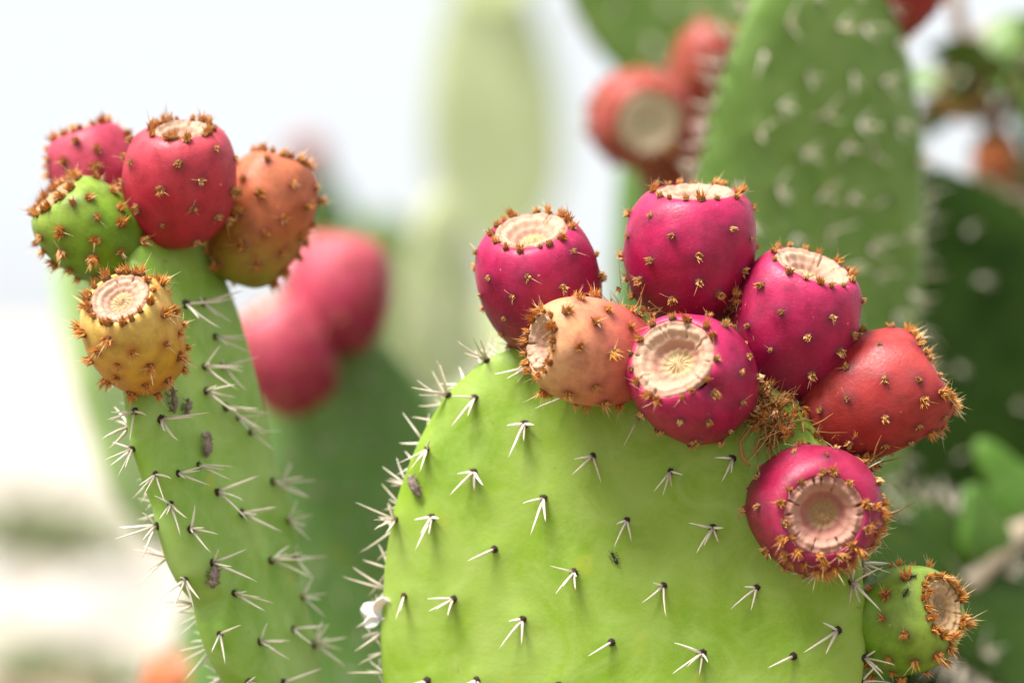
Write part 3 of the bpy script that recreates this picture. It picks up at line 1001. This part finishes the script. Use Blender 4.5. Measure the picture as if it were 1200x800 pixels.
# ================================================================== blurred cacti behind
def face_pad(pl, px, py, y, wcm, hcm, yaw, lean, mat, T=0.022, seed=0, spines=None, ssize=1.1, pitch=0.05, step=.03, side=1, na=90, ns=20):
    """pad whose foot stands at the given place"""
    w = Vector((math.cos(rad(yaw)), math.sin(rad(yaw)), 0))
    u = Vector((math.sin(rad(lean)), pitch, math.cos(rad(lean))))
    u = (u - w * u.dot(w) * (0 if abs(lean) > 0 else 1)).normalized()
    u0 = u
    n = w.cross(u0).normalized()
    w = u0.cross(n).normalized()
    P = Pad(pl, V(px, py, y), w, u0, obovate(wcm / 100, hcm / 100), T, mat, seed, na, ns, centre=(0, hcm / 100 * .55))
    if spines:
        P.lattice(step, spines, seed + 1, side)
        for k in range(40):
            P.spot_rim(rad(-60 + k * 7.5), 'rim', 0.0)
    P.finish(scale=ssize, seed=seed + 2)
    return P

# between the two: pad with pink fruits
pl = thing('prickly_pear_cactus', 'blurred prickly pear behind with two round pink fruits', 'cactus', Vector((-0.10, 0.6, 0)))
face_pad(pl, 425, 1000, .62, 22, 37, 8, -3, M_PAD_SOFT, seed=101, spines='rim', ssize=.7)
fruit(pl, 398, 348, .60, 8.0, 3.7, (.05, .95, -.1), F_PINK, k=.5, seed=31, detail=False, label='round pink fruit')
fruit(pl, 337, 420, .58, 7.6, 3.3, (-.45, .8, .1), F_PINK, k=.5, seed=32, detail=False, label='darker pink fruit leaning left')
share_tufts(pl)
support(pl, V(425, 990, .58), 0, 110, M_PAD_MID)

# pale pad behind the left cactus
pl = thing('prickly_pear_cactus', 'blurred light green pad peeping out behind the edge on pad', 'cactus', Vector((-0.25, 0.97, 0)))
face_pad(pl, 228, 650, .95, 13, 28, 64, -23, M_PAD_HAZY, seed=120)
support(pl, V(228, 640, .95), 0, 121, M_PAD_SOFT, .12)

# tall pad upper right
pl = thing('prickly_pear_cactus', 'tall spiny mid green pad rising behind the magenta fruits', 'cactus', Vector((0.2, 0.36, 0)))
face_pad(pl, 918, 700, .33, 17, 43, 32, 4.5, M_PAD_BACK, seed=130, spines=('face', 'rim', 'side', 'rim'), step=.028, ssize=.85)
fruit(pl, 1058, -18, .38, 6.5, 2.7, (.5, .8, .1), F_RED, k=.55, seed=33, detail=False, label='dark red fruit on the shoulder')
share_tufts(pl)
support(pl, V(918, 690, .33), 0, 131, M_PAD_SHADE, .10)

# fruits on an edge-on pad behind
pl = thing('prickly_pear_cactus', 'blurred terracotta fruits on an edge on pad behind the tallest magenta fruit', 'cactus', Vector((0.1, 0.62, 0)))
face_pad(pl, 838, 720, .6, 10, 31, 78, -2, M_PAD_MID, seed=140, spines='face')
fruit(pl, 748, 142, .55, 7.2, 3.4, (.12, -.12, .95), F_BROWN, scar=S_CREAM, k=.62, seed=34, detail=False, dish=.05, label='terracotta fruit showing its pale scar')
fruit(pl, 822, 92, .60, 7.2, 2.4, (.35, .85, .1), F_BROWN, k=.5, seed=35, detail=False, label='long terracotta fruit')
fruit(pl, 790, 195, .58, 6.4, 2.5, (-.1, .7, .5), F_BROWN, k=.5, seed=36, detail=False, label='shaded brown fruit')
share_tufts(pl)
support(pl, V(838, 710, .6), 0, 141, M_PAD_MID)

# green pad top centre
pl = thing('prickly_pear_cactus', 'blurred green pad above the terracotta fruits', 'cactus', Vector((0.15, 1.0, 0)))
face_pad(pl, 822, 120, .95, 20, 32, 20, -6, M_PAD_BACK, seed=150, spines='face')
support(pl, V(822, 110, .95), 0.03, 151, M_PAD_MID, .085)

# pale far columns
pl = thing('prickly_pear_cactus', 'very blurred pale pads stacked in a tall column', 'cactus', Vector((-0.02, 5.2, 0)))
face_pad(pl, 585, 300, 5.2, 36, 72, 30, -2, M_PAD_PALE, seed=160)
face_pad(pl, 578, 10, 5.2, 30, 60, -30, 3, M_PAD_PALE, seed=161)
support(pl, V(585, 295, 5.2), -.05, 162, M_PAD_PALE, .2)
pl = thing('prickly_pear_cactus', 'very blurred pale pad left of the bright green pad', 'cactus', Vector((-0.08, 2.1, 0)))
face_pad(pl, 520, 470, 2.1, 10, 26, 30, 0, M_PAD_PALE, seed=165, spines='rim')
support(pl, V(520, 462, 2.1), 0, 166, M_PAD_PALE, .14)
pl = thing('prickly_pear_cactus', 'distant dull green prickly pear far behind the pink fruits', 'cactus', Vector((-0.55, 3.4, 0)))
face_pad(pl, 440, 420, 3.2, 18, 24, 20, 4, M_PAD_BACK, seed=170)
face_pad(pl, 395, 330, 3.3, 13, 20, 40, -12, M_PAD_MID, seed=171)
fruit(pl, 362, 188, 3.25, 7, 3.2, (-.2, .9, .2), F_BROWN, k=.5, seed=37, detail=False)
share_tufts(pl)
support(pl, V(440, 410, 3.2), 0, 172, M_PAD_MID, .24)

# dark cactus on the right
pl = thing('prickly_pear_cactus', 'dark pads on the right, shade painted into their green, behind the brick red fruit', 'cactus', Vector((0.36, 0.66, 0)))
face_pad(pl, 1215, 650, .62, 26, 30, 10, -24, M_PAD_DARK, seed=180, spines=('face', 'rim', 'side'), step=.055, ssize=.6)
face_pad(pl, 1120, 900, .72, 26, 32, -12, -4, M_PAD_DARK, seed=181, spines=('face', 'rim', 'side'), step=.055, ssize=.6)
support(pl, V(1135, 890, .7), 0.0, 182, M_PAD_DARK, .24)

# low cactus, lower right, with a pale slanting rim and young pads
pl = thing('prickly_pear_cactus', 'slanting green pad with pale rim and young pads beyond the unripe green fruit', 'cactus', Vector((0.36, 0.42, 0)))
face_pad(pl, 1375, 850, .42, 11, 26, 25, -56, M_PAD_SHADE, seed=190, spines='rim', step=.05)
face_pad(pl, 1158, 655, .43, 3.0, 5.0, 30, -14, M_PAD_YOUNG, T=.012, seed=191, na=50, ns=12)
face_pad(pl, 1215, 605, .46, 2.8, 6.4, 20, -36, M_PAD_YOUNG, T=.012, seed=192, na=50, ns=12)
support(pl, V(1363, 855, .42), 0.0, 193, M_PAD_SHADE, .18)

# low cactus, lower left, only an orange fruit in view
pl = thing('prickly_pear_cactus', 'low blurred cactus with an orange fruit at the foot of the edge on pad', 'cactus', Vector((-0.24, 0.72, 0)))
face_pad(pl, 190, 1330, .7, 16, 30, 20, 0, M_PAD_MID, seed=200)
fruit(pl, 212, 822, .68, 6.5, 3.0, (.1, .95, .1), F_ORANGE, k=.5, seed=38, detail=False, label='orange fruit')
share_tufts(pl)
support(pl, V(190, 1322, .7), 0, 201, M_PAD_MID)

# ================================================================== shrubs
M_TWIG = plain('twig_bark', (0.13, 0.07, 0.035), (0.30, 0.18, 0.09), 120, 0.85, 0.5, 0.002)
M_TWIG_PALE = plain('dry_twig', (0.42, 0.32, 0.22), (0.58, 0.46, 0.34), 120, 0.85, 0.5, 0.002)
M_LEAF = plain('leaf_green', (0.06, 0.13, 0.012), (0.12, 0.22, 0.02), 40, 0.45, 0.2)
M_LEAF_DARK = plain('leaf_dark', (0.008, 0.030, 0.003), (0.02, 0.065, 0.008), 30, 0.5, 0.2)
M_LEAF_DRY = plain('leaf_dry', (0.40, 0.20, 0.05), (0.55, 0.34, 0.14), 60, 0.7, 0.3)
M_LEAF_FAR = plain('leaf_olive', (0.14, 0.18, 0.06), (0.24, 0.27, 0.12), 8, 0.6, 0.2)

def leaf_geo(L, W):
    g = Geo()
    vs, fs = [], []
    prof = [(0, .05), (.12, .5), (.32, .95), (.55, 1.0), (.78, .68), (.93, .28), (1, .02)]
    for t, h in prof:
        for k in (-1, -.5, 0, .5, 1):
            vs.append((k * h * W / 2, t * L, abs(k) * h * W * .16 - .25 * L * t * t))
    for i in range(len(prof) - 1):
        for k in range(4):
            a = i * 5 + k
            fs.append((a, a + 1, a + 6, a + 5))
    o = len(vs)
    vs += [(x, y, z - .0008) for x, y, z in vs]
    fs += [tuple(o + q for q in reversed(f)) for f in fs]
    g.add(vs, fs)
    return g
LEAF = leaf_geo(.055, .034)
LEAF_ME = {m.name: LEAF.mesh('leaf', [m]) for m in (M_LEAF, M_LEAF_DARK, M_LEAF_DRY)}

def leaf_obj(parent, p, rnd, mat, size):
    o = bpy.data.objects.new('leaf', LEAF_ME[mat.name])
    q = Quaternion((0, 0, 1), rnd.uniform(0, 6.28)) @ Quaternion((1, 0, 0), rnd.uniform(-.9, .9)) @ Quaternion((0, 1, 0), rnd.uniform(-.8, .8))
    o.matrix_local = Matrix.Translation(p) @ q.to_matrix().to_4x4() @ Matrix.Scale(size, 4)
    link(o, parent)

def twig_shrub():
    r = random.Random(5)
    base = Vector((0.62, 0.95, 0))
    pl = thing('shrub', 'twiggy shrub with brown stems and green leaves above the dark pads', 'shrub', base)
    g = Geo()
    stem = [V(1330, 700, .9) - base, V(1265, 420, .85) - base, V(1205, 250, .8) - base, V(1165, 150, .78) - base, V(1130, 60, .76) - base, V(1110, -60, .76) - base]
    g.tube([Vector((0, 0, -.05)), Vector((0.02, 0, .4))] + stem, [.016, .013, .011, .010, .008, .007, .006, .004], 8)
    link(bpy.data.objects.new('branch', g.mesh('branch', [M_TWIG])), pl)
    for pts, rr, mm in (([(1165, 150), (1195, 90), (1225, 20)], .006, M_TWIG), ([(1205, 250), (1180, 215), (1150, 200)], .005, M_TWIG),
                        ([(1130, 60), (1165, 30), (1225, 20)], .007, M_TWIG_PALE), ([(1135, 70), (1105, 95), (1095, 120)], .004, M_TWIG), ([(1265, 420), (1230, 330), (1190, 300)], .006, M_TWIG)):
        g = Geo()
        q = [V(x, y, .78) - base for x, y in pts]
        g.tube(q, [rr, rr * .8, rr * .5], 7)
        link(bpy.data.objects.new('branch', g.mesh('branch', [mm])), pl)
    for x, y, k in [(1120, 95, 1.2), (1128, 120, 1), (1108, 110, .9), (1180, 60, 1.3), (1195, 95, 1.2), (1175, 110, 1.1), (1190, 150, 1.1), (1155, 60, .9), (1210, 180, 1.3), (1200, 215, 1.2), (1185, 250, 1), (1160, 95, .8),
                    (1195, 20, 1), (1215, 60, 1.2), (1165, 85, 1), (1205, 120, 1.3), (1215, 240, 1.2), (1180, 30, .9)]:
        leaf_obj(pl, V(x, y, .78 + r.uniform(-.05, .08)) - base, r, M_LEAF, k)
        leaf_obj(pl, V(x + r.uniform(-25, 25), y + r.uniform(-25, 25), .85 + r.uniform(-.02, .1)) - base, r, M_LEAF, k)
    for x, y, k in [(1140, 145, .8), (1148, 130, .7), (1135, 165, .7), (1175, 225, .8), (1150, 205, .6)]:
        leaf_obj(pl, V(x, y, .77) - base, r, M_LEAF_DRY, k)
    g = Geo()
    g.tube([V(1330, 700, .9) - base, V(1262, 600, .62) - base, V(1205, 612, .46) - base, V(1160, 655, .43) - base, V(1112, 720, .41) - base], [.009, .009, .0085, .0075, .005], 9)
    link(bpy.data.objects.new('branch', g.mesh('branch', [M_TWIG_PALE])), pl)
    fruit(pl, 1164, 188, .77, 3.4, 1.5, (-.3, -.5, .3), F_ORANGE, k=.4, seed=39, n=0, rim=0, detail=False, label='small orange fruit')
twig_shrub()

def leafy_shrub(label, base, lo, hi, n, mat, size, seed, keep=None, cat='shrub', group=None):
    """stems plus a crown of leaves filling a lumpy volume"""
    r = random.Random(seed)
    pl = thing('shrub', label, cat, base, group)
    g = Geo()
    blobs = [(Vector((r.uniform(lo[0], hi[0]), r.uniform(lo[1], hi[1]), r.uniform(lo[2], hi[2]))), r.uniform(.3, .55) * (hi[0] - lo[0])) for k in range(9)]
    for c, rr in blobs:
        p = c - base
        g.tube([Vector((p.x * .1, p.y * .1, -.04)), Vector((p.x * .4, p.y * .4, p.z * .5)), p], [.02 * size, .014 * size, .005 * size], 6)
    link(bpy.data.objects.new('stems', g.mesh('stems', [M_TWIG])), pl)
    cr = Geo()
    LG = leaf_geo(.055 * size, .036 * size)
    half = len(LG.f) // 2
    for k in range(n):
        c, rr = r.choice(blobs)
        d = Vector((r.gauss(0, 1), r.gauss(0, 1), r.gauss(0, 1))).normalized() * rr * r.uniform(.35, 1) ** .5
        p = c + d
        if keep and not keep(p):
            continue
        q = Quaternion((0, 0, 1), r.uniform(0, 6.28)) @ Quaternion((1, 0, 0), r.uniform(-.9, .9)) @ Quaternion((0, 1, 0), r.uniform(-.8, .8))
        MM = Matrix.Translation(p - base) @ q.to_matrix().to_4x4() @ Matrix.Scale(r.uniform(.7, 1.25), 4)
        cr.add([MM @ Vector(v) for v in LG.v[:35]], LG.f[:half])
    o = bpy.data.objects.new('crown', cr.mesh('crown', [mat]))
    o['kind'] = 'stuff'
    link(o, pl)

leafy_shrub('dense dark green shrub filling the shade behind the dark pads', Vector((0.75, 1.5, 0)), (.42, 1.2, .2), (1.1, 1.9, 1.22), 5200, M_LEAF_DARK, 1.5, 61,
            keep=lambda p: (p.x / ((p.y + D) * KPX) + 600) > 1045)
leafy_shrub('small olive bush on the pale ground to the left', Vector((-1.35, 7.2, 0)), (-1.5, 7.0, .06), (-1.2, 7.4, .14), 500, M_LEAF_FAR, 1.6, 62)
leafy_shrub('low olive bush beyond the small one', Vector((-2.2, 12, 0)), (-2.4, 11.8, .1), (-1.9, 12.3, .25), 500, M_LEAF_FAR, 1.8, 63)

# pale stones on the far ground
M_STONE = plain('limestone', (0.42, 0.38, 0.33), (0.62, 0.59, 0.55), 6, 0.9, 0.8, 0.03)
M_STONE_BROWN = plain('brown_stone', (0.22, 0.14, 0.09), (0.36, 0.25, 0.18), 6, 0.9, 0.8, 0.03)
def stone(p, sx, sy, sz, mat, label, seed):
    import bmesh
    bm = bmesh.new()
    bmesh.ops.create_icosphere(bm, subdivisions=3, radius=1)
    rg = np.random.RandomState(seed)
    dirs = rg.normal(size=(14, 3)); dirs /= np.linalg.norm(dirs, axis=1)[:, None]
    off = rg.uniform(.62, .95, 14)
    for v in bm.verts:
        c = np.array(v.co)
        for d, o_ in zip(dirs, off):
            e = c.dot(d) - o_
            if e > 0:
                c = c - d * e
        v.co = Vector((c[0] * sx, c[1] * sy, c[2] * sz))
    me = bpy.data.meshes.new('stone'); bm.to_mesh(me); bm.free()
    me.materials.append(mat)
    o = bpy.data.objects.new('stone', me)
    o.location = p
    o.rotation_euler = (0, 0, rg.uniform(0, 6))
    link(o); tag(o, label, 'stone')
stone((-1.55, 9.2, .10), .30, .25, .22, M_STONE, 'pale limestone block near the small olive bush', 1)
stone((-2.4, 10.0, .12), .42, .3, .28, M_STONE, 'broad pale limestone boulder on the dry ground', 2)
stone((-1.22, 6.6, .06), .22, .2, .13, M_STONE_BROWN, 'low brown stone in front of the small olive bush', 3)
stone((-1.52, 6.5, .06), .24, .2, .16, M_STONE_BROWN, 'dark brown stone left of the low one', 4)

# ================================================================== small things caught on the pads
def husk(px, py, pad, L, R, ang, label, out=.004):
    h = pad.hit_pixel(px, py)
    if h is None:
        o = pad.Mi @ CAM
        d = (pad.Mi.to_3x3() @ ray(px, py)).normalized()
        q = pad.bvh.find_nearest(o + d * (Vector((pad.c[0], pad.c[1], 0)) - o).dot(d))
        h = (q[0], q[1])
    p, n = pad.M @ h[0], (pad.M.to_3x3() @ h[1]).normalized()
    r = random.Random(int(px))
    g = Geo()
    d = Vector((math.cos(rad(ang)), 0, math.sin(rad(ang))))
    d = (d - n * d.dot(n) * .7).normalized()
    pts, rr = [], []
    for i in range(9):
        t = i / 8
        pts.append(d * (t - .5) * L + n * (out * .6 + .001 * math.sin(t * 3)))
        rr.append(.74 * R * (.12 + math.sin(math.pi * min(t * .95 + .03, 1)) ** .7) * r.uniform(.7, 1.15))
    g.tube(pts, rr, 9)
    for i in range(26):
        t = r.uniform(.1, .9)
        a = r.uniform(0, 6.28)
        o1 = d.orthogonal().normalized()
        o1 = Quaternion(d, a) @ o1
        g.spike(d * (t - .5) * L + n * out * .6 + o1 * R * .8, o1 + d * .8, .0018, .0005)
    o = bpy.data.objects.new('dry_husk', g.mesh('dry_husk', [M_HUSK], False))
    o.location = p
    link(o); tag(o, label, 'husk')
husk(489, 570, main_pad, .0125, .0026, 122, 'grey brown dried husk stuck to the left rim of the bright green pad')
husk(237, 521, left_pad, .0135, .0028, 75, 'grey dried husk standing on the edge on pad, lowest of three')
husk(198, 470, left_pad, .013, .0022, 88, 'slim grey husk under the yellow fruit')
husk(214, 478, left_pad, .0085, .002, 60, 'short grey husk beside the slim one under the yellow fruit')
husk(246, 675, left_pad, .011, .0034, 80, 'curled brown husk among the lower spines of the edge on pad')

M_PETAL = NT('petal_white'); M_PETAL.base((.82, .80, .78)); M_PETAL.rough(.6)
M_PETAL.p.inputs['Subsurface Weight'].default_value = .2; M_PETAL.p.inputs['Subsurface Scale'].default_value = .003
def petal():
    p = V(438, 724, .028)
    vs, fs = [], []
    for sgn, rot, ln, wd in ((1, 75, .011, .010), (-1, 150, .010, .009), (1, 200, .008, .006)):
        o = len(vs)
        d = Vector((math.cos(rad(rot)), 0, math.sin(rad(rot)))); s_ = Vector((-d.z, 0, d.x))
        for i in range(7):
            t = i / 6
            w_ = wd * math.sin(math.pi * (.08 + .86 * t)) ** .7
            for k in range(5):
                q = (k - 2) / 2
                vs.append(Vector((.003, 0, 0)) + d * ln * t + s_ * q * w_ * .5 + Vector((0, -1, 0)) * (.003 * sgn * q * q + .004 * t * t * sgn - .0012 * math.sin(5 * t + q)))
        for i in range(6):
            for k in range(4):
                a = o + i * 5 + k
                fs.append((a, a + 1, a + 6, a + 5))
    me = make_mesh('petal', vs, fs, [M_PETAL.mat])
    o = bpy.data.objects.new('petal', me)
    o.location = p
    sm = o.modifiers.new('thickness', 'SOLIDIFY'); sm.thickness = .0006
    link(o); tag(o, 'crumpled white petal caught in the spines on the left pad rim', 'petal')
petal()

M_ANT = plain('ant_black', (.006, .005, .005), (.02, .014, .012), 900, .3, 0)
def ant(p, n, ang, label, k=1.0):
    """p world point on the surface, n its normal, ang heading on the picture plane"""
    d = Vector((math.cos(rad(ang)), 0, math.sin(rad(ang))))
    d = (d - n * d.dot(n)).normalized()
    s_ = n.cross(d)
    g = Geo()
    def blob(c, a, b):
        vs, fs = [], []
        for i in range(7):
            t = math.pi * i / 6
            for j in range(8):
                q = 2 * math.pi * j / 8
                vs.append(c + d * a * math.cos(t) + (s_ * math.cos(q) + n * math.sin(q)) * b * math.sin(t))
        for i in range(6):
            for j in range(8):
                fs.append((i * 8 + j, i * 8 + (j + 1) % 8, (i + 1) * 8 + (j + 1) % 8, (i + 1) * 8 + j))
        g.add(vs, fs)
    h = n * .0009 * k
    blob(h + d * .0019 * k, .0008 * k, .00065 * k)
    blob(h + d * .0004 * k, .001 * k, .0005 * k)
    blob(h - d * .0019 * k, .0014 * k, .0009 * k)
    for sg in (-1, 1):
        for x, sw in ((.0008, .5), (.0003, 0), (-.0003, -.6)):
            a = h + d * x * k
            kn = a + (s_ * sg * .0013 + d * sw * .001 + n * .0005) * k
            ft = kn + (s_ * sg * .0009 + d * sw * .001) * k - n * (.0015 * k)
            g.tube([a, kn, ft], [.00016 * k, .00014 * k, .0001 * k], 4)
        a = h + d * .0025 * k
        g.tube([a, a + (d * .0008 + s_ * sg * .0007 + n * .0004) * k, a + (d * .0018 + s_ * sg * .0008) * k], [.0001 * k] * 3, 4)
    o = bpy.data.objects.new('ant', g.mesh('ant', [M_ANT]))
    o.location = p
    link(o); tag(o, label, 'ant')
h = main_pad.hit_pixel(720, 653)
ant(main_pad.M @ h[0], (main_pad.M.to_3x3() @ h[1]).normalized(), 118, 'small black ant on the bare middle of the bright green pad', 1.05)

bpy.context.view_layer.update()
fb = BVHTree.FromPolygons([green_fruit.matrix_world @ v.co for v in green_fruit.data.vertices], [tuple(p.vertices) for p in green_fruit.data.polygons])
for x, y, a, lab in ((1069, 676, 20, 'tiny black ant on the shoulder of the unripe green fruit by its scar'), (1062, 694, 65, 'tiny black ant lower on the side of the unripe green fruit')):
    hh = fb.ray_cast(CAM, ray(x, y))
    if hh[0] is None:
        hh = fb.find_nearest(V(x, y, -.01))
    ant(hh[0], hh[1].normalized(), a, lab, .8)
